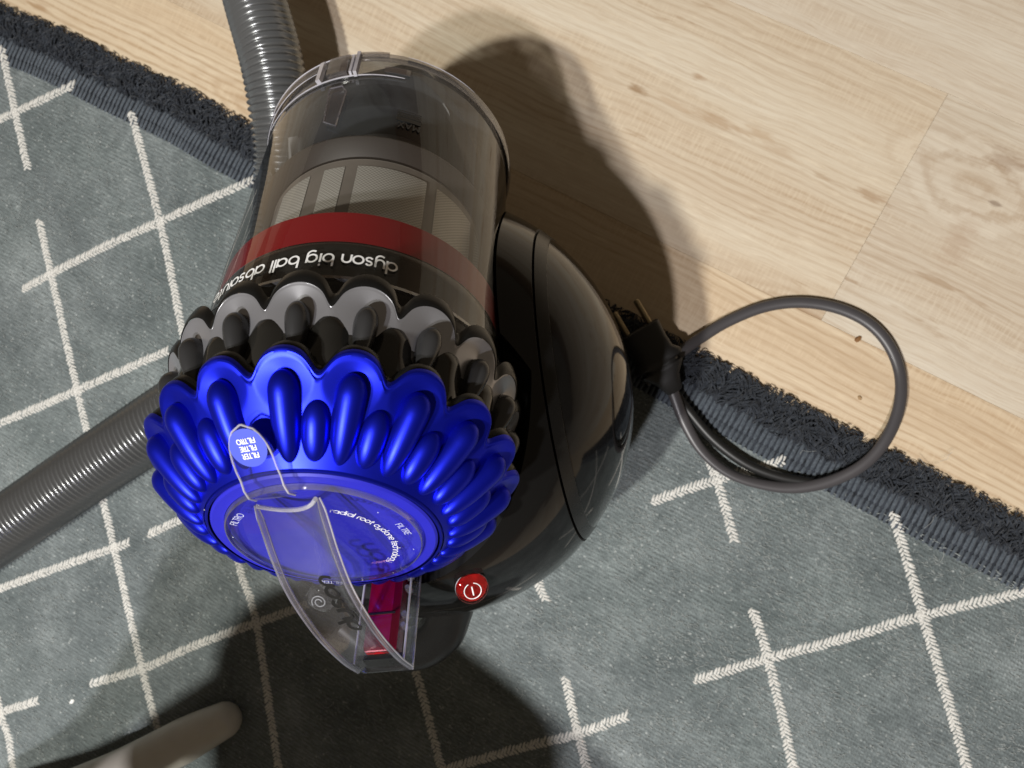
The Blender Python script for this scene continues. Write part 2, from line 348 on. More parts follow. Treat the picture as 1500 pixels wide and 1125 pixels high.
# ------------------------------------------------------------------ stroke lettering (drawn, rounded sans)
def arc(cx, cy, r, a0, a1, n=14, ry=None):
    ry = ry or r
    return [(cx+r*math.cos(R(a0+(a1-a0)*i/n)), cy+ry*math.sin(R(a0+(a1-a0)*i/n))) for i in range(n+1)]
O_ = arc(.46, .46, .46, 0, 360, 22)
GL = {
 'o': ([O_], 1.12), 'a': ([O_, [(.92,.92),(.92,0)]], 1.18), 'd': ([O_, [(.92,1.42),(.92,0)]], 1.18), 'b': ([O_, [(0,1.42),(0,.46)]], 1.18),
 'g': ([O_, [(.92,.92),(.92,-.05)]+arc(.5,-.05,.42,0,-125,10)], 1.18),
 'y': ([[(0,.92),(0,.42)]+arc(.4,.42,.4,180,360,12)+[(.8,.92)], [(.8,.92),(.8,-.05)]+arc(.38,-.05,.42,0,-125,10)], 1.06),
 'n': ([[(0,0),(0,.5)]+arc(.4,.52,.4,180,0,12)+[(.8,0)]], 1.06), 'h': ([[(0,1.42),(0,0)], [(0,.5)]+arc(.4,.52,.4,180,0,12)+[(.8,0)]], 1.06),
 'u': ([[(0,.92),(0,.42)]+arc(.4,.4,.4,180,360,12)+[(.8,.92)]], 1.06),
 's': ([arc(.34,.69,.25,35,270,12,.235)+arc(.34,.225,.27,90,-145,12,.235)], .86),
 'i': ([[(0,.92),(0,0)], [(0,1.28),(0,1.36)]], .34), 'l': ([[(0,1.42),(0,0)]], .34),
 't': ([[(.22,1.3),(.22,.2)]+arc(.42,.2,.2,180,270,6), [(0,.92),(.5,.92)]], .68), 'r': ([[(0,0),(0,.5)]+arc(.36,.52,.36,180,75,8)], .62),
 'c': ([arc(.46,.46,.46,50,310,18)], .98), 'e': ([[(.03,.46),(.9,.46)]+arc(.46,.46,.46,0,312,20)], 1.1),
 'F': ([[(.6,1.4),(0,1.4),(0,0)],[(0,.75),(.52,.75)]], .84), 'I': ([[(0,1.4),(0,0)]], .3), 'L': ([[(0,1.4),(0,0),(.58,0)]], .78),
 'T': ([[(0,1.4),(.76,1.4)],[(.38,1.4),(.38,0)]], .94), 'R': ([[(0,0),(0,1.4),(.35,1.4)]+arc(.35,1.06,.34,90,-90,10)+[(0,.72)],[(.35,.72),(.7,0)]], .9),
 'E': ([[(.6,1.4),(0,1.4),(0,0),(.6,0)],[(0,.72),(.52,.72)]], .84), 'O': ([arc(.6,.7,.6,0,360,24,.7)], 1.42),
 'M': ([[(0,0),(0,1.4),(.45,.5),(.9,1.4),(.9,0)]], 1.16), 'A': ([[(0,0),(.45,1.4),(.9,0)],[(.17,.5),(.73,.5)]], 1.1), 'X': ([[(0,0),(.8,1.4)],[(0,1.4),(.8,0)]], 1.0),
 ' ': ([], .55),
}
def lettering(text, size, fn, wdt=.16, track=0.0, center=None):
    "stroke text laid on the surface fn(x, y) -> point, x along the line; size = x height"
    mb = MB(); x = 0.0; tot = sum(GL[c][1]+track for c in text)-track
    if center: x = -tot/2
    hw = wdt/2
    for c in text:
        for st in GL[c][0]:
            # densify straight runs so they follow curved surfaces
            q = [st[0]]
            for a, b in zip(st, st[1:]):
                L = math.hypot(b[0]-a[0], b[1]-a[1]); k = max(1, int(L/.25))
                for i in range(1, k+1): q.append((a[0]+(b[0]-a[0])*i/k, a[1]+(b[1]-a[1])*i/k))
            closed = math.hypot(q[0][0]-q[-1][0], q[0][1]-q[-1][1]) < 1e-4
            n = len(q); ra, rb = [], []
            for i in range(n):
                pa = q[i-1] if i else (q[-2] if closed else q[0]); pb = q[i+1] if i < n-1 else (q[1] if closed else q[-1])
                dx, dy = pb[0]-pa[0], pb[1]-pa[1]; L = math.hypot(dx, dy) or 1
                e = 0.0
                ex = (-hw*.8 if i == 0 else hw*.8 if i == n-1 else 0) if not closed else 0
                px, py = q[i][0]+dx/L*ex, q[i][1]+dy/L*ex
                ra.append(fn((x+px-dy/L*hw)*size, (py+dx/L*hw)*size)); rb.append(fn((x+px+dy/L*hw)*size, (py-dx/L*hw)*size))
            mb.grid([ra, rb])
        x += GL[c][1]+track
    return mb

# ------------------------------------------------------------------ floor of separate laminate boards
fl = MB()
fl.box(Vector((0,0,-.011)), (Vector((1,0,0)),Vector((0,1,0)),Vector((0,0,1))), (2.2,2.2,.003))
floor = fl.obj('floor', M['joint'], smooth=False); floor['kind'] = 'structure'
def plank_mesh(L, W_):
    me = bpy.data.meshes.new('plank'); g, b = .00006, .00016
    x0, x1, y0, y1 = g, L-g, g, W_-g; z = 0.0
    vs = [(x0,y0,-.008),(x1,y0,-.008),(x1,y1,-.008),(x0,y1,-.008),(x0,y0,z-b),(x1,y0,z-b),(x1,y1,z-b),(x0,y1,z-b),(x0+b,y0+b,z),(x1-b,y0+b,z),(x1-b,y1-b,z),(x0+b,y1-b,z)]
    fs = [(3,2,1,0)]+[(i,(i+1)%4,4+(i+1)%4,4+i) for i in range(4)]+[(4+i,4+(i+1)%4,8+(i+1)%4,8+i) for i in range(4)]+[(8,9,10,11)]
    me.from_pydata(vs, [], fs); return me
PL = 1.285; pm = plank_mesh(PL, PW)
rowoff = {-3:.31, -2:.77, -1:.52, 0:0.0, 1:.86, 2:.43, 3:.1, 4:.7, 5:.3, 6:.9}
tones = {(-1,-1):(1.0,1.01,1.03), (-1,0):(1.0,1.01,1.03), (0,-1):(1.0,.985,.955), (0,0):(.96,.965,.975), (1,-1):(1.0,.935,.84), (1,0):(1.0,.935,.84), (1,-2):(1.0,.935,.84), (0,-2):(1.0,.95,.86)}
for rr in range(-4, 6):
    for cc in (-2, -1, 0, 1):
        pos = J1+V*(PW*rr)+ALONG*(rowoff.get(rr, .2)+cc*PL)
        mid = pos+ALONG*PL/2
        if mid.length > 1.75: continue
        o = link('plank', pm, M['wood'], floor, smooth=False)
        # plank local frame: x along, y across (V)
        o.matrix_local = Matrix(((ALONG.x,V.x,0,pos.x),(ALONG.y,V.y,0,pos.y),(0,0,1,0),(0,0,0,1)))
        k = tones.get((rr,cc), (1+random.uniform(-.03,.02),)*3)
        o.color = (*k, 1)

# ------------------------------------------------------------------ rug
RZ = .008
E_OUT = [(-500,-205),(-160,-63),(12,0+20),(98,55),(183,97),(280,142),(369,192),(560,283),(760,383),(950,482),(1058,540),(1120,573),(1230,630),(1390,712),(1500,766),(1700,868),(2100,1075)]
E_OUT = [(u, v-8) for u, v in E_OUT]
outer = [at(u, v, .004) for u, v in E_OUT]
outer = resample(spline(outer, 12), .004)
def normal2(i):
    a, b = outer[max(i-3,0)], outer[min(i+3,len(outer)-1)]; t = (b-a).normalized(); n = Vector((t.y, -t.x, 0))
    return (t, n if n.y < 0 else -n)
FR, BAND = .0285, .021             # width of the shaggy fringe and of the ribbed band
rug = thing('rug', 'large grey woven rug with cream diamond lines and a dark shaggy edge', 'rug', at(400,700,0))
RB = rug.location.copy()
field = MB()
inner = [p+normal2(i)[1]*(FR+BAND) for i, p in enumerate(outer)]
inner = [Vector((p.x,p.y,RZ)) for p in inner][::6]
far = [Vector((p.x,p.y,RZ))+Vector((-.43,-.86,0))*1.25 for p in inner]
mid = [[a.lerp(b, k/24) for a in (a_,) for b in (b_,)][0] for k in (0,) for a_, b_ in zip(inner, far)]
rows = [[a.lerp(b, k/20) for a, b in zip(inner, far)] for k in range(21)]
field.grid(rows)
field.grid([inner, [Vector((p.x,p.y,.0005)) for p in inner]])
field.obj('woven_field', M['rug'], rug, smooth=False, base=RB)
# ribbed band: two rows of tight stitches across the edge
bandm, bb = MB(), MB()
def capsule(mb, a, b, r, n=5, up=Vector((0,0,1))):
    d = b-a; pts = [a, a+d*.12, a+d*.5, a+d*.88, b]; mb.tube(pts, [r*.35, r*.9, r, r*.9, r*.35], n, True, up)
o2 = resample(outer, .0043)
def nrm_at(pts, i):
    a, b = pts[max(i-2,0)], pts[min(i+2,len(pts)-1)]; t = (b-a).normalized(); n = Vector((t.y,-t.x,0)); return n if n.y < 0 else -n
for i, p in enumerate(o2):
    n = nrm_at(o2, i); q = Vector((p.x,p.y,0)); j = random.uniform(-.0004,.0004)
    t = Vector((-n.y,n.x,0))*random.uniform(-.0007,.0007)
    capsule(bandm, q+n*(FR-.003)+t+Vector((0,0,.0062+j)), q+n*(FR+BAND*.6)+Vector((0,0,.0080+j)), .00150)
    capsule(bandm, q+n*(FR+BAND*.58)+Vector((0,0,.0072)), q+n*(FR+BAND*1.06)+t+Vector((0,0,.0078+j)), .00145)
bandm.obj('ribbed_band', M['navy_yarn'], rug, base=RB)['kind'] = 'stuff'
bb.grid([[Vector((p.x,p.y,.001))+normal2(i)[1]*.004 for i, p in enumerate(outer)], [Vector((p.x,p.y,.0052))+normal2(i)[1]*.012 for i, p in enumerate(outer)],
         [Vector((p.x,p.y,.0062))+normal2(i)[1]*(FR+.002) for i, p in enumerate(outer)], [Vector((p.x,p.y,.0066))+normal2(i)[1]*(FR+BAND+.002) for i, p in enumerate(outer)]])
bb.obj('edge_backing', M['navy_shag'], rug, base=RB)
# shaggy fringe of short curled chenille strands
fr = MB()
def inview(p): return -.75 < p.x < .58
for i, p in enumerate(outer):
    if not inview(p): continue
    t, n = normal2(i)
    for k in range(30):
        w_ = random.random(); q = Vector((p.x,p.y,0))+t*random.uniform(-.003,.003)+n*(w_*(FR+.001)+.001)
        z0 = .003+.005*min(1, w_*1.5); ang = 1.5*mnoise.noise(Vector((p.x*55,p.y*55,w_*2.2)))+random.gauss(0, .45); out = (-n)*math.cos(ang)+t*math.sin(ang)
        L = random.uniform(.005,.012)*(.6 if w_ < .25 else 1); h = random.uniform(.0005,.0035)+.0025*(mnoise.noise(Vector((p.x*80,p.y*80,w_*3+9)))+.3)
        cur = t*random.uniform(-.006,.006); pts = []
        for s_ in range(5):
            f = s_/4; pts.append(q+out*(L*f)+cur*f*f+Vector((0,0,z0+h*math.sin(f*2.3)*1.2-.002*f)))
        for pp in pts:
            over = (pp-Vector((p.x,p.y,pp.z))).dot(-n)
            if over > .0015: pp -= (-n)*(over-.0015)*.85
            pp.z = max(pp.z, .0012)
        r0 = random.uniform(.0003,.00075)
        fr.tube(pts, [r0*.8, r0, r0*1.05, r0*.9, r0*.45], 4, False)
fr.obj('shaggy_fringe', M['navy_shag'], rug, base=RB)['kind'] = 'stuff'
# cream lines: raised chevron stitches
LINES = [[(-40,193),(22,165),(113,122)], [(33,424),(140,368),(234,325),(300,295),(374,262)], [(-40,637),(60,595),(113,572),(250,512)], [(-40,877),(95,828),(167,803),(192,793)],
 [(218,783),(262,763),(330,735)], [(133,1002),(208,980),(290,944),(375,913),(450,885),(520,850)], [(-40,1058),(0,1044),(57,1026)], [(650,1128),(775,1093),(848,1075),(922,1048)], [(1018,997),(1125,965),(1240,935),(1352,902),(1500,868),(1600,845)],
 [(955,735),(1050,703),(1157,672)], [(2,70),(22,165),(41,250)], [(192,165),(234,325),(264,470),(278,540)], [(57,323),(113,572),(167,803),(208,980),(233,1077)], [(318,690),(350,830),(375,913),(410,1140)],
 [(560,800),(610,985),(650,1140)], [(1033,662),(1050,703),(1077,797)], [(1308,752),(1352,902),(1424,1150)], [(1102,893),(1125,965),(1168,1150)], [(828,993),(845,1070),(866,1150)], [(770,780),(785,845),(802,886)], [(-30,880),(-2,1035),(12,1080),(22,1150)]]
def stitch(mb, c, d, nn, L, W_, H):
    rows = []
    for k in range(5):
        x = -1+k/2; s_ = math.sqrt(max(0, 1-(x*.97)**2)); rows.append([c+d*(x*L)+nn*(math.cos(a)*W_*s_)+Vector((0,0,1))*(math.sin(a)*H*s_) for a in [math.pi*j/4 for j in range(5)]])
    mb.grid(rows)
for ln in LINES:
    mb = MB(); pts = resample(spline([at(u,v,RZ) for u,v in ln], 10), .0031)
    for i in range(len(pts)-1):
        t = (pts[i+1]-pts[i]).normalized(); n = Vector((-t.y,t.x,0))
        for sgn in (-1, 1):
            ja = random.uniform(-.10,.10); a = sgn*(R(50)+ja)
            d = t*math.cos(a)+n*math.sin(a); c = pts[i]+n*(sgn*.0017+random.uniform(-.0003,.0003))+t*random.uniform(-.0004,.0004)+(t*.0015 if sgn > 0 else Vector((0,0,0)))
            c.z = RZ-.0002
            stitch(mb, c, d, Vector((-d.y,d.x,0)), (.0034 if sgn > 0 else .0027)*random.uniform(.75,1.25), .00115, .0011*random.uniform(.7,1.3))
    mb.obj('yarn_line', M['cream_yarn'], rug, base=RB)
# short tufts standing out of the weave
tf = MB(); rd = random.Random(3)
cnt = 0
while cnt < 15000:
    u, v = rd.uniform(-20,1520), rd.uniform(60,1145)
    p = at(u, v, RZ)
    if v < 195+.50*(u-300)+ (55 if u < 400 else 60): continue
    if mnoise.noise(p*22) < rd.uniform(-.55,.75): continue
    cnt += 1
    a = rd.gauss(R(-27), .5); d = Vector((math.cos(a),math.sin(a),0)); L = rd.uniform(.0010,.0024); wv = Vector((-d.y,d.x,0))*rd.uniform(.00018,.0004); zz = Vector((0,0,rd.uniform(.0005,.0012)))
    b0 = len(tf.v); tf.v += [p-d*L-wv*.4, p-d*L+wv*.4, p-wv+zz, p+wv+zz, p+d*L+zz*.2]
    tf.f += [(b0,b0+2,b0+3,b0+1),(b0+2,b0+4,b0+3)]
tf.obj('loose_fibres', yarn_mat('grey_fibre', (.17,.19,.187), (.36,.385,.38), 1500), rug, smooth=False, base=RB)['kind'] = 'stuff'

hr = MB(); rh = random.Random(11)
for _ in range(70):
    p = at(rh.uniform(0,1500), rh.uniform(560,1125), RZ)
    if p.y > .06-.5*(p.x-.05): continue
    a = rh.uniform(0,6.28); pts = [p]
    for k in range(7): a += rh.gauss(0,.45); pts.append(pts[-1]+Vector((math.cos(a),math.sin(a),0))*rh.uniform(.0012,.003))
    hr.tube([q+Vector((0,0,.0009)) for q in pts], .00013, 3, False)
hr.obj('lint_fibres', plastic('pale_fibre', (.55,.56,.55), .8), rug, base=RB)['kind'] = 'stuff'

# ------------------------------------------------------------------ small litter
def crumb(name, u, v, z, r, mat, label, cat, seed):
    rr = random.Random(seed); bm = bmesh.new(); bmesh.ops.create_icosphere(bm, subdivisions=2, radius=r)
    for q in bm.verts: q.co *= 1+rr.uniform(-.25,.25); q.co.z *= .55; q.co.x *= 1.35
    me = bpy.data.meshes.new(name); bm.to_mesh(me); bm.free(); o = link(name, me, mat); p = at(u,v,z); o.location = p+Vector((0,0,r*.45)); o.rotation_euler.z = rr.random()*6
    return tag(o, label, cat)
mcr = plastic('brown_crumb', (.22,.10,.03), .7, var=.3); mlint = plastic('white_lint', (.8,.8,.78), .8)
crumb('crumb', 1256, 497, 0, .0021, mcr, 'dark brown crumb on the floorboards inside the cord loop', 'crumb', 1)
crumb('crumb', 1259, 583, 0, .0014, plastic('tan_crumb', (.34,.22,.11), .7, var=.2), 'tiny pale tan crumb near the rug edge inside the cord loop', 'crumb', 2)
crumb('lint', 106, 1027, RZ, .0018, mlint, 'white speck of lint on the rug near the bottom left corner', 'lint', 3)

# ------------------------------------------------------------------ the vacuum cleaner
A = Vector((.98971,.1431,0)); FD = Vector((-.1431,.98971,0)); B = Vector((.11209,-.77523,.62165)); U = Vector((-.08896,.61526,.78329)); P0 = Vector((-.14373,-.06549,.31707))
BC = Vector((-.15126,-.01342,.14305)); BR = .13505
def L3(a, u, s): return P0+A*a+U*u+B*s
def LC(r, deg, s): return P0+A*(r*math.cos(R(deg)))+U*(r*math.sin(R(deg)))+B*s
vac = thing('vacuum_cleaner', 'ball vacuum cleaner with clear bin and bright blue ribbed top, standing on the rug', 'vacuum cleaner', (BC.x,BC.y,RZ))
VB = vac.location.copy()
def part(mb, name, mat, parent=None, smooth=True, angle=40): return mb.obj(name, mat, parent or vac, smooth, VB, angle)
def lathe(prof, n=96, d0=0, d1=360, closed=False):
    "revolve (s, r) points about the cyclone axis"
    mb = MB(); full = abs(d1-d0) >= 359.9; m = n if full else n+1
    rows = [[LC(r, d0+(d1-d0)*j/n, s) for j in range(m)] for s, r in prof]
    mb.grid(rows, close_u=full, close_v=closed); return mb

# --- ball: a solid sphere with the cyclone's bore cut out, split into panels
def ball_solid():
    bm = bmesh.new(); bmesh.ops.create_uvsphere(bm, u_segments=128, v_segments=80, radius=BR)
    rot = Matrix((A, FD, Vector((0,0,1)))).transposed().to_4x4() @ Matrix.Rotation(R(90), 4, 'Y')
    bmesh.ops.transform(bm, matrix=Matrix.Translation(BC) @ rot, verts=bm.verts)
    me = bpy.data.meshes.new('tmp_ball'); bm.to_mesh(me); bm.free(); so = bpy.data.objects.new('tmp_ball', me); COL.objects.link(so)
    cm = lathe([(-.40,.0),(-.40,.0762),(-.105,.0762),(-.092,.0905),(.16,.0905),(.16,.0)], 128)
    co = cm.obj('tmp_cut', M['dark'], None, False)
    md = so.modifiers.new('b', 'BOOLEAN'); md.object = co; md.operation = 'DIFFERENCE'; md.solver = 'EXACT'
    dg = bpy.context.evaluated_depsgraph_get(); out = bpy.data.meshes.new_from_object(so.evaluated_get(dg))
    for x in (so, co): bpy.data.objects.remove(x, do_unlink=True)
    return out
bs = ball_solid()
def ball_piece(name, mat, a0, a1, shrink=0.0, inner=None):
    bm = bmesh.new(); bm.from_mesh(bs)
    for a_, sg in ((a0, -1), (a1, 1)):
        if a_ is None: continue
        bmesh.ops.bisect_plane(bm, geom=bm.verts[:]+bm.edges[:]+bm.faces[:], plane_co=BC+A*a_, plane_no=A*sg, clear_outer=True)
    be = [e for e in bm.edges if len(e.link_faces) == 1]
    if be:
        try: bmesh.ops.holes_fill(bm, edges=be, sides=0)
        except Exception: pass
    for q in bm.verts:
        d = q.co-BC
        if shrink: q.co = BC+d*(1-shrink)
        q.co -= VB
    me = bpy.data.meshes.new(name); bm.to_mesh(me); bm.free()
    o = link(name, me, mat, vac, True, 30)
    return o
o = ball_piece('ball_shell', M['black'], -.0922, .0922)
o.data.materials.append(M['dark'])
for pl in o.data.polygons:
    c = pl.center+VB
    if (c-BC).length < BR-.004: pl.material_index = 1
for sg in (1, -1):
    a, b = sorted((sg*.0934, sg*.0992)); ball_piece('cap_band', M['satin_black'], a, b, .0)
    a, b = (sg*.0993, None) if sg > 0 else (None, sg*.0993); ball_piece('ball_cap', M['black'], a, b, .004)
# hairline ridge on the inner panel
rp = [BC+A*.0815+(FD*math.cos(R(t))+Vector((0,0,1))*math.sin(R(t)))*math.sqrt(BR**2-.0815**2) for t in range(40, 116, 3)]

# --- cyclone tiers: lobed shells
NB = 720
def lobe_outline(rc, rho, k, blur=3):
    "edge radius round the tier: discs of radius rho lying on a cone (slope factor k) about rc, joined by small hollows"
    rr = []
    for i in range(NB):
        ph = ((360*i/NB-1+10) % 20)-10; x = rc*R(ph)
        rr.append(rc+(math.sqrt(rho*rho-x*x)/k if abs(x) < rho else 0))
    for _ in range(2): rr = [sum(rr[(i+q) % NB] for q in range(-blur, blur+1))/(2*blur+1) for i in range(NB)]
    return rr
def shell(outline, cone, rc, rho, k, r_in, wall, depth, nr=26, bv=1.0):
    rows = []
    pnt = lambda i, r, s: LC(r, 360*i/NB, s)
    for dr, ds in ((-.0006,-wall), (0,-wall*.5), (0,-.0010*bv), (-.0004*bv,-.0002*bv), (-.0010*bv, .0003*bv)):
        rows.append([pnt(i, outline[i]+dr, cone(outline[i])+ds) for i in range(NB)])
    for q in range(1, nr+1):
        f = (q/nr)**1.15; row = []
        for i in range(NB):
            r0 = outline[i]-.0010*bv; r = r0+(r_in-r0)*f
            ph = ((360*i/NB-1+10) % 20)-10; d = math.hypot((r-rc)*k, rc*R(ph))/rho
            s_ = cone(r)-(depth*(1-d) if d < 1 else 0)
            row.append(pnt(i, r, s_))
        rows.append(row)
    mb = MB(); mb.grid(rows, close_u=True); return mb
def rib(th, r0, s0, r1, s1, wdt, hgt, blunt=.3, n=22, m=13, point=False, lift=0.0):
    "raised rounded finger on the cone from (r0,s0) outside to (r1,s1) inside"
    a, b = LC(r0, th, s0), LC(r1, th, s1); d = (b-a); Ln = d.length; d /= Ln
    rad = A*math.cos(R(th))+U*math.sin(R(th)); tan = d.cross(rad).normalized(); nr_ = tan.cross(d).normalized()
    if nr_.dot(B) < 0: nr_ = -nr_
    mb = MB(); rows = []
    for i in range(n+1):
        f = .5-.5*math.cos(math.pi*i/n)
        if f < blunt: k = math.sqrt(max(0, 1-(1-f/blunt)**2))
        else:
            x = (f-blunt)/(1-blunt); k = (max(0, 1-x**1.7))**.8 if point else (max(0, 1-x**2.5))**.5
        k = max(k, .01); hh = hgt*k*(1.0 if not point else 1.0)
        c = a+d*(Ln*f)+nr_*lift
        rows.append([c+tan*(math.cos(t)*wdt*k)+nr_*(math.sin(t)*hh-(.0012 if j in (0, m-1) else 0)) for j, t in enumerate([math.pi*j/(m-1) for j in range(m)])])
    mb.grid(rows); mb.cap(rows[0]); return mb
# blue tier
cone_b = lambda r: -.0322+(.0850-r)/(.0850-.0515)*.0318
cone_g = lambda r: -.0700+(.0848-r)/(.0848-.0735)*.0255
ob = lobe_outline(.0765, .0118, 1.39); mb = shell(ob, cone_b, .0765, .0118, 1.39, .0515, .0034, .0030)
blue = part(mb, 'blue_cyclone_tier', M['blue'], angle=24)
# grey tier
og = lobe_outline(.0793, .0131, 2.47, 2); mb = shell(og, cone_g, .0793, .0131, 2.47, .0728, .0006, .0060, nr=22, bv=.25)
grey = part(mb, 'grey_cyclone_tier', M['grey_metal'], angle=24)
def skirt(outline, cone, s0, s1, grow):
    rows = []
    for ds, g in ((s0, grow-.0003), (s0-.0008, grow), ((s0+s1)/2, grow), (s1, grow-.001)):
        rows.append([LC(outline[i]+g, 360*i/NB, cone(outline[i])+ds) for i in range(NB)])
    mb = MB(); mb.grid(rows, close_u=True); return mb
part(skirt(og, cone_g, -.0002, -.0080, .0006), 'grey_tier_rim', M['satin_black'])
part(skirt(ob, cone_b, -.0030, -.0075, -.0016), 'blue_tier_rim', M['satin_black'])
for k in range(18):
    th = 1+20*k
    r_ = rib(th, .0795, cone_b(.0795)-.0004, .0532, cone_b(.0532), .0062, .0064, blunt=.24); part(r_, 'long_rib', M['blue'], blue)
    if k != 4:
        r_ = rib(th+10, .0712, cone_b(.0712), .0536, cone_b(.0536), .0056, .0050, blunt=.38); part(r_, 'short_rib', M['blue'], blue)
    r_ = rib(th-.6, .0808, -.0618, .0722, -.0370, .0051, .0068, blunt=.30, point=True); part(r_, 'grey_rib', M['dark_metal'], grey)
# dark smoked core between the tiers and the bores seen under the blue lobes
part(lathe([(-.050,.0755),(-.046,.0748),(-.040,.0700),(-.034,.0655),(-.026,.060)], 128), 'cyclone_core', M['smoke'])
cv = MB(); rows = []
for s, r, g in ((-.0600,.0745,.0022),(-.0560,.0762,.0026),(-.0510,.0764,.0024),(-.0440,.0755,.0022),(-.0370,.0752,.0018),(-.031,.0735,.001),(-.028,.068,.0)):
    rows.append([LC(r+g*math.cos(R(18*(360*i/360-11))), i, s) for i in range(360)])
cv.grid(rows, close_u=True); part(cv, 'smoked_dome', M['smoke'])

# --- filter and its clear lid
part(lathe([(-.004,.0515),(-.0006,.0512),(.0004,.0506),(.0004,.0496)], 128), 'filter_seat', M['blue'])
part(lathe([(-.004,.0490),(.0000,.0488),(.0008,.0478),(.0006,.0430),(-.0008,.0424),(-.0035,.036),(-.0042,.0),], 128), 'filter', M['blue_flat'])
part(lathe([(-.0035,.0494),(-.0035,.0486)], 96), 'filter_gap', M['black_print'])
lid = part(lathe([(.0006,.0425),(.0022,.0424),(.0034,.0412),(.0042,.036),(.0048,.02),(.005,.0)], 128), 'filter_lid', M['clear_lid'])
part(lathe([(.0008,.0428),(.0021,.0427),(.0030,.0422),(.0031,.0417),(.0018,.0421)], 128, closed=True), 'lid_rim', M['rail'], lid)
def disc_fn(rad, start, s, sgn=-1, inward=False):
    "text running round the axis at radius rad from angle start (degrees)"
    def f(x, y):
        r = rad+(y if not inward else -y); return LC(r, start+sgn*math.degrees(x/rad), s)
    return f
t_ = lettering('radial root cyclone technology', .00218, disc_fn(.0297, 61, .0056), .15, -.04); part(t_, 'lid_lettering', M['white_print'], lid, False)
for txt, st in (('FILTRO', 141), ('FILTRE', 14.5), ('FILTER', 258)):
    t_ = lettering(txt, .00195, disc_fn(.0372, st, .0050, -1), .15, .06); part(t_, 'lid_lettering', M['pale_print'], lid, False)
for d_ in (32, 108, 158, -20, 215, 300):
    dots = MB(); dots.cap([LC(.0385, d_, .0050)+(A*math.cos(t)+U*math.sin(t))*.00032 for t in [i*math.pi/3 for i in range(6)]])
    part(dots, 'lid_dot', M['pale_print'], lid, False)

# --- clear tab with a printed blue disc
tabm = MB(); ta = .0085
prof = [(.0405,.0042),(.0452,.0060),(.0492,.0050),(.0525,.0026),(.0564,.0009),(.0645,-.0041),(.0722,-.0088)]   # (u, s) down the slope of the tier
TH = 92.0
TR = A*math.cos(R(TH))+U*math.sin(R(TH)); TT = -A*math.sin(R(TH))+U*math.cos(R(TH))
def TP(x, u, s): return P0+TT*x+TR*u+B*s
def tabpt(f):
    f = max(0, min(1, f)); k = f*(len(prof)-1); i = min(int(k), len(prof)-2); g = k-i
    return prof[i][0]*(1-g)+prof[i+1][0]*g, prof[i][1]*(1-g)+prof[i+1][1]*g
def tabside(off):
    rows = []
    for i in range(25):
        f = i/24; hw = ta if f < .72 else ta*math.sqrt(max(0, 1-((f-.72)/.28)**2))
        u, s = tabpt(f); hw = max(hw, .0004)
        rows.append([TP(hw*x, u+off*.6, s+off*.8) for x in (-1,-.5,0,.5,1)])
    return rows
top, bot = tabside(.0024), tabside(0.0)
tabm.grid(top); tabm.grid(bot, flip=True)
tabm.grid([[r[0] for r in top],[r[0] for r in bot]]); tabm.grid([[r[-1] for r in top],[r[-1] for r in bot]]); tabm.grid([top[0], bot[0]]); tabm.grid([top[-1], bot[-1]])
tab = part(tabm, 'filter_tab', M['clear_lid'], angle=30)
def on_tab(x, y, off=.0028):
    # x across, y up the letters (towards the axis)
    return TP(x, .0645-y*.86+off*.5, -.0041+y*.53+off*.86)
tcap = MB(); tcap.tube([r[0] for r in top]+[r[-1] for r in reversed(top)], .00042, 8); part(tcap, 'tab_glint', M['glint'], tab)  # pale line painted as the glint round the tab outline
dm = MB(); dm.cap([on_tab(math.cos(t)*.0076, math.sin(t)*.0078) for t in [i*math.pi/20 for i in range(40)]])
dsc = part(dm, 'tab_disc', M['blue_disc'], tab, False)
for i, txt in enumerate(('FILTRO', 'FILTRE', 'FILTER')):
    t_ = lettering(txt, .00135, lambda x, y, yy=-.0038+.0030*i: on_tab(x, yy+y, .0031), .26, .10, True)
    part(t_, 'tab_lettering', M['white_print'], dsc, False)

# --- clear carry handle
HP = [(.036,.0045),(.026,.0105),(.0135,.0180),(-.0045,.0258),(-.033,.0315),(-.062,.0330),(-.080,.0318)]
def hpath(a, ds=0, du=0): return spline([L3(a, u+du, s+ds) for u, s in HP], 8)
hm = MB(); n_ = len(hpath(0)); left, right = hpath(-.0135), hpath(.0135)
TX = 9
def web(off):
    rows = []
    for i in range(n_):
        f = i/(n_-1); d = (left[min(i+1,n_-1)]-left[max(i-1,0)]).normalized(); nn = A.cross(d).normalized()
        if nn.dot(B) < 0: nn = -nn
        row = []
        for k in range(TX):
            x = -1+2*k/(TX-1); sag = .0075*(1-x*x)*(.9 if f < .9 else .9)
            c = (left[i]+right[i])*.5+A*(x*.0128)
            start = d*(.007*(1-x*x))*(1 if i == 0 else max(0, 1-i/6))
            row.append(c-nn*(sag-off)+start)
        rows.append(row)
    return rows
t1, t0 = web(.0010), web(-.0010)
hm.grid(t1); hm.grid(t0, flip=True); hm.grid([t1[0], t0[0]]); hm.grid([t1[-1], t0[-1]])
for k in (0, TX-1): hm.grid([[r[k] for r in t1],[r[k] for r in t0]])
handle = part(hm, 'carry_handle', M['web'], angle=30)
for sd in (left, right):
    rm = MB(); k = len(sd)
    rm.tube(sd, [.0007+.0008*min(1, i/5) for i in range(k)], 10, True, A, flat=1.0)
    part(rm, 'handle_rail', M['rail'], handle)
    sg = -1 if sd is left else 1
    for off, r in ((sg*.0014, .00042), (-sg*.0012, .00026)):
        rm = MB(); rm.tube([q+A*(off*min(1, .4+i/6)) for i, q in enumerate(sd)], r, 6, True, A); part(rm, 'rail_glint', M['glint'], handle)  # thin pale strands painted as glints beside each rail
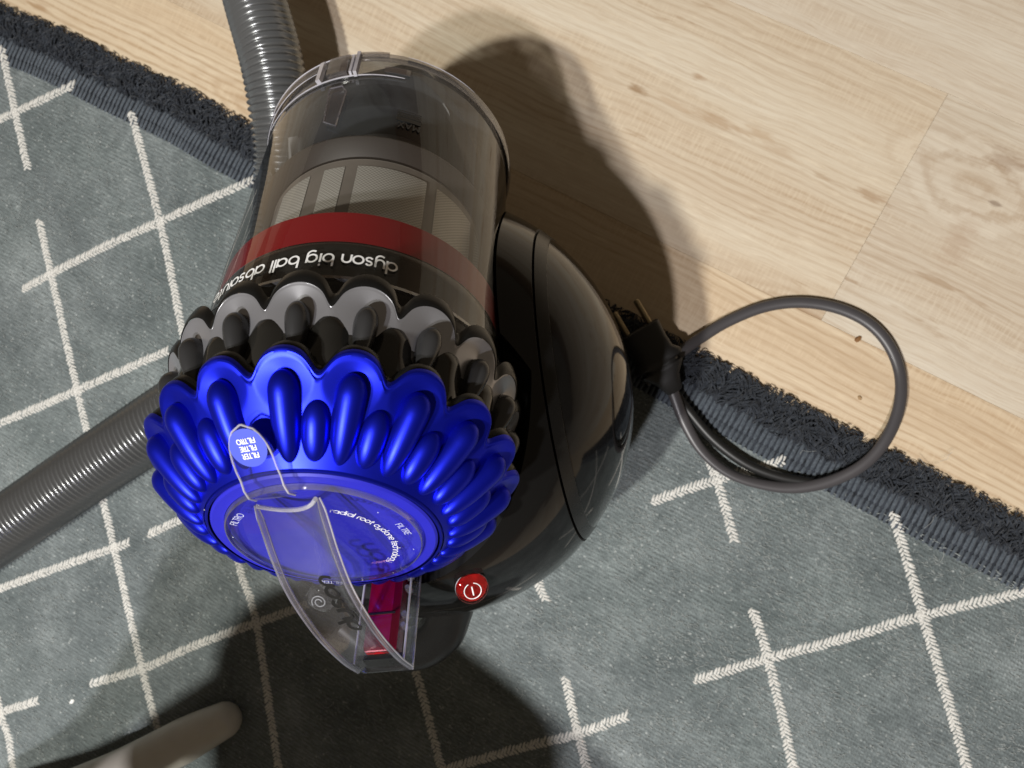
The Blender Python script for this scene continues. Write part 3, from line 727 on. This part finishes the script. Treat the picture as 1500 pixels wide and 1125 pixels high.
lipm = MB(); lipm.tube([p for p in t1[0]], .0010, 8); part(lipm, 'handle_lip', M['glint'], handle)  # lip carries the painted glint colour
# black script on the handle web
def hand_fn(x, y):
    "x runs back up the handle from its tail, y across"
    f = .46+x/.115; k = f*(n_-1); i = max(0, min(n_-2, int(k))); g = k-i
    c = (left[i]+right[i])*.5*(1-g)+(left[i+1]+right[i+1])*.5*g
    d = (left[i+1]-left[i]).normalized(); nn = A.cross(d).normalized(); nn = nn if nn.dot(B) > 0 else -nn
    yy = y; xx = yy/.0128
    return c+A*yy-nn*(.0070*(1-xx*xx)-.0016)
def hfn(x, y): return hand_fn(.0290-x, .0040-y)
t_ = lettering('dyson', .0056, hfn, .26, .0); part(t_, 'handle_lettering', M['black_print'], handle, False)

# --- red release bar in its clear housing, at the back of the cyclone
def UB(a, u, s): return L3(a, u, s)
rb = MB(); 
sec = [(-.0075,-.0695),(.0055,-.0695),(.0085,-.0725),(.0085,-.080),(-.0075,-.080)]
rows = [[UB(a*k, u if k == 1 else -.0745+(u+.0745)*k, s) for a, u in sec] for s, k in ((-.052,1),(-.010,1),(.0245,1),(.0262,.93),(.0268,.85))]
rb.grid(rows, close_u=True); rb.cap(rows[0]); rb.cap(rows[-1])
red = part(rb, 'release_bar', M['crimson'], smooth=False)
e = MB(); e.cap([UB(a*.84, -.0745+(u+.0745)*.84, .0271) for a, u in sec]); part(e, 'bar_end', M['red'], red, False)
ln_ = MB(); ln_.box(UB(0,-.0693,.008), (A,U,B), (.0072,.0003,.0004)); part(ln_, 'bar_groove', M['black_print'], red, False)
hs = MB()
for a in (-.0118, .0135):
    hs.box(UB(a,-.0770,-.008), (A,U,B), (.0008,.0060,.040))
hs.box(UB(.0008,-.0832,-.008), (A,U,B), (.0132,.0007,.040))
hsg = part(hs, 'lever_housing', M['clear_lid'], smooth=False)
for a, s0, s1, u in ((.0135,-.018,.0318,-.0707), (-.0118,-.018,.0318,-.0707), (.0135,-.018,.0318,-.0835)):
    q = MB(); q.tube([UB(a,u,s0), UB(a,u,(s0+s1)/2), UB(a,u,s1)], .0006, 8); part(q, 'housing_glint', M['glint'], hsg)  # pale lines painted as glints on the housing corners
for k, (a, s, r) in enumerate(((.0108,-.014,.0028), (.0112,-.006,.0018), (.0110,.008,.0022), (.0110,.0135,.0018))):
    q = MB(); q.tube([UB(a,-.0765,s), UB(a,-.0735,s), UB(a,-.0715,s)], [r, r, r*.7], 14); part(q, 'housing_boss', M['rail'], hsg)
bt = MB(); bt.box(UB(.0008,-.0775,.0285), (A,U,B), (.0125,.0050,.0012)); part(bt, 'lever_stop', M['satin_black'], smooth=False)
bt = MB(); bt.box(UB(.0008,-.0760,-.072), (A,U,B), (.015,.009,.020)); part(bt, 'lever_base', M['satin_black'], smooth=False)

# --- dust bin
binw = part(lathe([(-.2640,.0758),(-.255,.0757),(-.17,.0752),(-.10,.0752),(-.0815,.0758)], 128), 'dust_bin', M['clear_bin'])
part(lathe([(-.0815,.0760),(-.0805,.0782),(-.0785,.0785),(-.0780,.0770)], 128), 'bin_lip', M['clear_edge'], binw)
rimp = part(lathe([(-.2672,.0772),(-.2672,.0782),(-.262,.0783),(-.2600,.0772),(-.262,.0762)], 128, closed=True), 'bin_rim', M['clear_edge'], binw)
part(lathe([(-.2485,.0759),(-.2470,.0766),(-.2455,.0759)], 128, 62, 122), 'bin_rib', M['glass'], binw)
part(lathe([(-.266,.0768),(-.266,.060),(-.2545,.0565),(-.2515,.0545),(-.2505,.050),(-.252,.0)], 96), 'bin_door', M['dusty'], binw)
part(lathe([(-.2662,.0770),(-.2662,.0745)], 128, -60, 62), 'door_seal', M['black_print'], binw)
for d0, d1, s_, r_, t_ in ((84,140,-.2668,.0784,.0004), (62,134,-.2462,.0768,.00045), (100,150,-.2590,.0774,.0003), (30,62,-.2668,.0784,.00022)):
    mb = MB(); mb.tube([LC(r_, d0+(d1-d0)*i/40, s_+.0006*math.sin(i*1.7)*0) for i in range(41)], [t_*(.35+.65*math.sin(math.pi*(i+1)/42)) for i in range(41)], 6); part(mb, 'rim_glint', M['glint'], rimp)  # tapered pale arcs painted as highlights on the rim
def cyl_block(name, mat, r0, r1, d0, d1, s0, s1, cut=0.0):
    mb = MB(); n = 6; rows = []
    for s, r in ((s0,r0),(s0,r1),(s1,r1),(s1,r0)): rows.append([LC(r, d0+(d1-d0)*j/n, s) for j in range(n+1)])
    mb.grid(rows, close_v=True); mb.cap([r_[0] for r_ in rows]); mb.cap([r_[-1] for r_ in rows])
    return part(mb, name, mat, binw, False)
for d0, d1, s0, s1, r1 in ((86.5,95.5,-.2660,-.2480,.0795), (98.5,100.5,-.2665,-.2470,.0792), (82.0,83.4,-.2675,-.2455,.0798), (84.4,85.4,-.265,-.247,.0792), (70,82,-.2675,-.2650,.0790), (60,71,-.2560,-.2500,.0768)):
    cyl_block('bin_catch', M['glint'] if d1-d0 < 2.5 else M['clear_edge'], .0764, r1, d0, d1, s0, s1)  # narrow catches carry the painted glint colour
# clear tongue hanging from the catch, proud of the wall
tg = MB(); pts2 = [(92.4,-.2345),(87.0,-.2345),(84.6,-.2285),(85.3,-.1950),(90.9,-.2010)]
ra, rb_ = [LC(.0762, d, s) for d, s in pts2], [LC(.0778, d, s) for d, s in pts2]
tg.cap(ra); tg.cap(rb_); tg.grid([ra+[ra[0]], rb_+[rb_[0]]]); part(tg, 'catch_tongue', M['clear_lid'], binw, False)
eg = MB(); eg.tube(rb_+[rb_[0]], .00045, 6, False); part(eg, 'tongue_edge', M['rail'], binw)
# MAX mark on the wall
mx = MB()
for s, h in ((-.2155,.0004), (-.2133,.0007), (-.2110,.0010), (-.2078,.0017)):
    mx.grid([[LC(.0760, d, s-h) for d in (52.5,55,57.5,60,62.5)], [LC(.0760, d, s+h) for d in (52.5,55,57.5,60,62.5)]])
part(mx, 'max_mark', M['black_print'], binw, False)
t_ = lettering('MAX', .0034, lambda x, y: LC(.0760, 53.0+math.degrees(x/.076), -.2048+y), .24, .1); part(t_, 'max_mark', M['black_print'], binw, False)
# red band, name band
part(lathe([(-.1275,.0700),(-.1285,.0728),(-.1280,.0738),(-.1074,.0738)], 128), 'red_band', M['red'])
nb = part(lathe([(-.1074,.0734),(-.1066,.0738),(-.1010,.0738),(-.1005,.0734),(-.0800,.0734),(-.070,.0700)], 128), 'name_band', M['smoke'])
t_ = lettering('dyson big ball absolute', .0052, lambda x, y: LC(.0763, 53.6+math.degrees(x/.0763*.92), -.0960+y), .20, 0)
part(t_, 'band_lettering', M['white_print'], nb, False)
# shroud with mesh windows
sh = part(lathe([(-.1895,.0606),(-.1885,.0603),(-.1280,.0603)], 96), 'shroud', M['brown'])
def window(d0, d1):
    me = MB(); n = 10; rows = []
    for s in (-.1835,-.170,-.155,-.1300): rows.append([LC(.0606, d0+(d1-d0)*j/n, s) for j in range(n+1)])
    me.grid(rows); o = part(me, 'mesh_window', M['mesh'], sh)
    uv = o.data.uv_layers.new()
    for lp in o.data.loops:
        c = o.data.vertices[lp.vertex_index].co+VB-P0; uv.data[lp.index].uv = (math.atan2(c.dot(U), c.dot(A))*.0606, c.dot(B))
for d0, d1 in ((96,105+20),(84,95.2),(42,77.5),(8,36),(-34,2)): window(d0+ (0 if d0 != 96 else 7.5), d1)
part(lathe([(-.1898,.0607),(-.1915,.0606),(-.1960,.0660),(-.1985,.0684),(-.200,.0680),(-.2005,.050),(-.215,.046),(-.245,.040)], 96), 'shroud_skirt', plastic('dark_brown_plastic', (.045,.037,.032), .4), sh)
# chassis spine behind the bin, front foot and wheel
ch = MB()
def rbox(mb, a0, a1, u0, u1, s0, s1, b=.008):
    rows = []
    for s, k in ((s0,b),(s0+b*.3,b*.3),(s0+b,0),(s1-b,0),(s1,b)):
        ring = []
        for (cx_, cy_, q0) in ((a1-b,u1-b,0),(a0+b,u1-b,90),(a0+b,u0+b,180),(a1-b,u0+b,270)):
            for t in (0,30,60,90): ring.append(L3(cx_+(b-k*.6)*math.cos(R(q0+t)), cy_+(b-k*.6)*math.sin(R(q0+t)), s))
        rows.append(ring)
    mb.grid(rows, close_u=True); mb.cap(rows[0]); mb.cap(rows[-1])
prof_ = [(-.0778,-.085),(-.0778,-.2690),(-.060,-.2735),(.048,-.2735),(.0565,-.279),(.050,-.300),(.020,-.322),(-.095,-.334),(-.118,-.300),(-.126,-.200),(-.126,-.085)]
ch.grid([[L3(a, u*(1-k)-.06*k, s_*(1-k)-.2*k) for u, s_ in prof_] for a, k in ((-.060,.30),(-.055,.16),(-.042,.04),(-.030,0),(.022,0),(.036,.04),(.046,.13),(.050,.20))], close_u=True)
for a, k in ((-.060,.30),(.050,.20)): ch.cap([L3(a, u*(1-k)-.06*k, s_*(1-k)-.2*k) for u, s_ in prof_])
part(ch, 'chassis', M['chassis'], angle=50)
ch = MB(); rbox(ch, .0503, .0570, -.130, -.0778, -.2695, -.080, .003); part(ch, 'chassis_rail', M['satin_black'])

# --- power button and rewind button
def button(a_, f_, name, mat, r=.0088):
    c = BC+A*a_+FD*f_; z = math.sqrt(max(0, BR**2-a_*a_-f_*f_)); c = c+Vector((0,0,z)); n = ((c-BC).normalized()*.55+Vector((.25,.10,.75))).normalized(); c = c+n*.0030
    x = (A-n*A.dot(n)).normalized(); y = n.cross(x)
    mb = MB(); rows = []
    for h, rr in ((-.002,r),(.0028,r),(.0042,r*.93),(.0047,r*.8),(.0043,.0001)):
        rows.append([c+n*h+(x*math.cos(t)+y*math.sin(t))*rr for t in [i*2*math.pi/40 for i in range(40)]])
    mb.grid(rows, close_u=True); o = part(mb, name, mat)
    return o, c, n, x, y
pb, c, n, x, y = button(.0354,-.1015, 'power_button', M['red_glass'])
mb = MB(); mb.cap([c+n*.0006+(x*math.cos(t)+y*math.sin(t))*.0076 for t in [i*math.pi/16 for i in range(32)]]); part(mb, 'button_bed', plastic('dark_red_bed', (.42,.02,.02), .35), pb, False)
mb = MB(); mb.tube([c+n*.0049+(x*math.cos(t)+y*math.sin(t))*.0046 for t in [R(110)+i*R(325)/40 for i in range(41)]], .00028, 6, False)
mb.tube([c+n*.0049+y*.0026, c+n*.0049, c+n*.0049-y*.0026], .0004, 6); part(mb, 'power_symbol', M['white_print'], pb)
mb = MB(); mb.tube([c+n*.0008+(x*math.cos(t)+y*math.sin(t))*.0086 for t in [i*2*math.pi/40 for i in range(41)]], .0005, 6, False); part(mb, 'button_ring', M['grey_metal'], pb)
mb = MB(); mb.tube([c+n*.001+y*.0088-x*.0006, c+n*.0016+y*.0115-x*.0006, c+n*.0006+y*.0138-x*.0006], .0010, 8); part(mb, 'button_stalk', M['grey_metal'], pb)
wb, c, n, x, y = button(-.060,-.1035, 'rewind_button', M['glass'])
mb = MB(); mb.cap([c+n*.0006+(x*math.cos(t)+y*math.sin(t))*.0076 for t in [i*math.pi/16 for i in range(32)]]); part(mb, 'button_bed', M['chassis'], wb, False)
mb = MB(); mb.tube([c+n*.0049+(x*math.cos(t)+y*math.sin(t))*(.0014+.0032*i/60) for i, t in [(i, i*R(560)/60) for i in range(61)]], .00035, 6, False); part(mb, 'rewind_symbol', M['chassis_light'], wb)

# --- rear grip loop below the ball's back
gp = spline([at(672,846,.175), at(660,888,.160), at(646,925,.150), at(618,947,.143), at(582,952,.140), at(540,946,.145), at(500,915,.150)], 8)
mb = MB(); mb.tube(gp, .0150, 16, True, Vector((0,0,1)), flat=.8); part(mb, 'rear_grip', M['satin_black'])

# --- hose (one corrugated length, swivelling under the bin)
def hose(pts, r0, r1, pitch, name='hose'):
    p = resample(spline(pts, 14), pitch/6); rad = [r0+(r1-r0)*(.5+.5*math.cos(2*math.pi*i/6))**1.2 for i in range(len(p))]
    mb = MB(); mb.tube(p, rad, 28, True, Vector((.3,.2,1))); return part(mb, name, M['hose'], angle=75)
hose([at(330,-190,.07), at(352,-80,.07), at(376,10,.07), at(398,90,.07), at(410,160,.065), at(418,240,.055), at(412,330,.05), at(400,410,.05)], .0220, .0248, .0052)
hose([at(-260,940,.05), at(-120,858,.05), at(0,778,.05), at(110,702,.05), at(200,642,.052), at(300,575,.055), at(380,520,.06)], .0252, .0278, .0046)
mb = MB(); mb.tube(spline([at(432,262,.085), at(455,300,.08), at(500,330,.075)], 6), .026, 20); part(mb, 'hose_cuff', M['satin_black'])

# --- cord and plug
def cz(u, v): return .0055 if v < 524+.5*(u-1058)-4 else .0135
cpx = [(985,572),(1003,618),(1030,662),(1070,694),(1120,710),(1170,714),(1222,703),(1268,678),(1300,640),(1318,592),(1318,545),(1300,502),(1268,470),(1222,450),(1170,443),(1118,450),(1066,471),(1028,494),(1000,514),(975,534),(945,560)]
zs = [.024,.022,.020,.018,.0165,.016,.016,.0165,.0155,.012,.0075,.0065,.006,.006,.006,.0062,.0075,.011,.016,.018,.02]
cp = spline([at(u,v,z) for (u,v), z in zip(cpx, zs)], 8)
mb = MB(); mb.tube(cp, [.0045]*len(cp), 14, True, Vector((0,0,1)), flat=lambda f: .72, twist=lambda f: -.9*math.exp(-((f-.15)/.10)**2)); part(mb, 'power_cord', M['cord'])
mb = MB(); cp2 = spline([at(u,v,z) for u, v, z in ((978,560,.016),(1010,604,.0165),(1046,645,.0165),(1092,679,.016),(1140,698,.0145),(1190,707,.0125))], 8)
mb.tube(cp2, .0038, 12, True); part(mb, 'power_cord', M['plug'])
pa, pc = at(935,482,.030), at(988,572,.024); d = (pc-pa).normalized(); sidev = Vector((-d.y,d.x,0)).normalized(); upz = sidev.cross(d)
upz = upz if upz.z > 0 else -upz
Lp = (pc-pa).length
mb = MB(); rows = []
for f, wv, hv in ((0,.0155,.0085),(.02,.0170,.0098),(.26,.0160,.0100),(.42,.0165,.0105),(.50,.0205,.0110),(.56,.0205,.0110),(.585,.0150,.0100),(.615,.0150,.0100),(.64,.0185,.0105),(.68,.0170,.0100),(.80,.0105,.0080),(1.0,.0066,.0062),(1.02,.005,.005)):
    c = pa+d*(Lp*f); rows.append([c+sidev*(wv*math.copysign(abs(math.cos(t))**.6, math.cos(t)))+upz*(hv*math.copysign(abs(math.sin(t))**.6, math.sin(t))) for t in [i*2*math.pi/28 for i in range(28)]])
mb.grid(rows, close_u=True); mb.cap(rows[0]); mb.cap(rows[-1]); plug = part(mb, 'plug', M['plug'])
for sg, mt in ((1,'brass'), (-1,'plug')):
    q0 = pa+sidev*(sg*.0095)
    mb = MB(); mb.tube([q0, q0-d*.010, q0-d*.0195, q0-d*.0205], [.0024,.0024,.0024,.0016], 12); part(mb, 'prong', M['brass'], plug)

# ------------------------------------------------------------------ pale tube end in frame, joined to an unseen slab added to cast the bottom shadow
st = thing('tube_and_shade_slab', 'pale grey rounded tube end at the bottom edge, with an unseen slab added to shade the rug', 'tube_and_shade_slab', at(300,1110,RZ))
SB = st.location.copy()
mb = MB(); tipc = at(328,1055,.0195)
lp = spline([tipc, at(292,1073,.0215), at(240,1100,.025), at(170,1134,.031), at(60,1180,.05), at(-60,1240,.09)], 8)
k = len(lp); rad = []
acc = 0
for i in range(k):
    if i: acc += (lp[i]-lp[i-1]).length
    rr_ = .0155+.004*min(1, acc/.15)
    rad.append(rr_*math.sqrt(max(.0, 1-(1-min(1, acc/.0155))**2)) if acc < .0155 else rr_)
dd = (lp[1]-lp[0]).normalized()
head = [lp[0]-dd*.0155*math.cos(R(a)) for a in (88,60,35,15)] if False else []
cap_pts = [tipc-dd*(.0150*math.cos(R(a))) for a in (2,20,40,60,78)]; cap_r = [.0155*math.sin(R(a)) for a in (2,20,40,60,78)]
rad = [.0155+.004*min(1, i/12) for i in range(k)]
YB = Vector((-.50,-.47,1.62)); ZS = .40
def up_to_slab(u, v): return YB+(at(u,v,0)-YB)*((YB.z-ZS)/YB.z)
so_ = [up_to_slab(u, v) for u, v in ((318,1010),(330,935),(385,868),(480,838),(590,872),(690,945),(790,1022),(890,1100),(950,1195),(900,1320),(650,1400),(420,1330),(325,1150))]  # outline traced back from the shadow that this added slab casts
so_ = spline(so_+[so_[0]], 8)[:-1]; SC = sum(so_, Vector())/len(so_)
lp2 = spline([lp[-1], SC+Vector((-.20,-.02,-.20)), SC+Vector((-.115,.02,-.012))], 8)[1:]
mb.tube(cap_pts+lp+lp2, cap_r+rad+[rad[-1]]*len(lp2), 24, True); mb.obj('pale_tube', M['cream_plastic'], st, base=SB)  # rounded end in view, the rest runs unseen up to the slab
for dx, dy, fx, fy in ((.08,.00,-.08,-.50), (.03,-.09,-.25,-.66), (-.08,-.08,-.50,-.60)):  # unseen tubes added to hold up the slab
    mb = MB(); q = SC+Vector((dx,dy,-.012)); g_ = Vector((fx,fy,RZ+.004)); mb.tube(spline([q, q.lerp(g_,.5)+Vector((0,0,.01)), g_], 6), .017, 16); mb.obj('pale_tube', M['cream_plastic'], st, base=SB)
mb = MB(); rows = [[SC+(q-SC)*k+Vector((0,0,z_)) for q in so_] for k, z_ in ((.001,-.014),(.93,-.014),(.985,-.010),(1,0),(.985,.010),(.93,.014),(.001,.012))]
mb.grid(rows, close_u=True); mb.obj('shade_slab', M['cream_plastic'], st, base=SB)  # added out of view, only to shade the rug

for o_ in COL.objects:
    if o_.type == 'MESH' and o_.name.startswith('tmp'): bpy.data.objects.remove(o_)
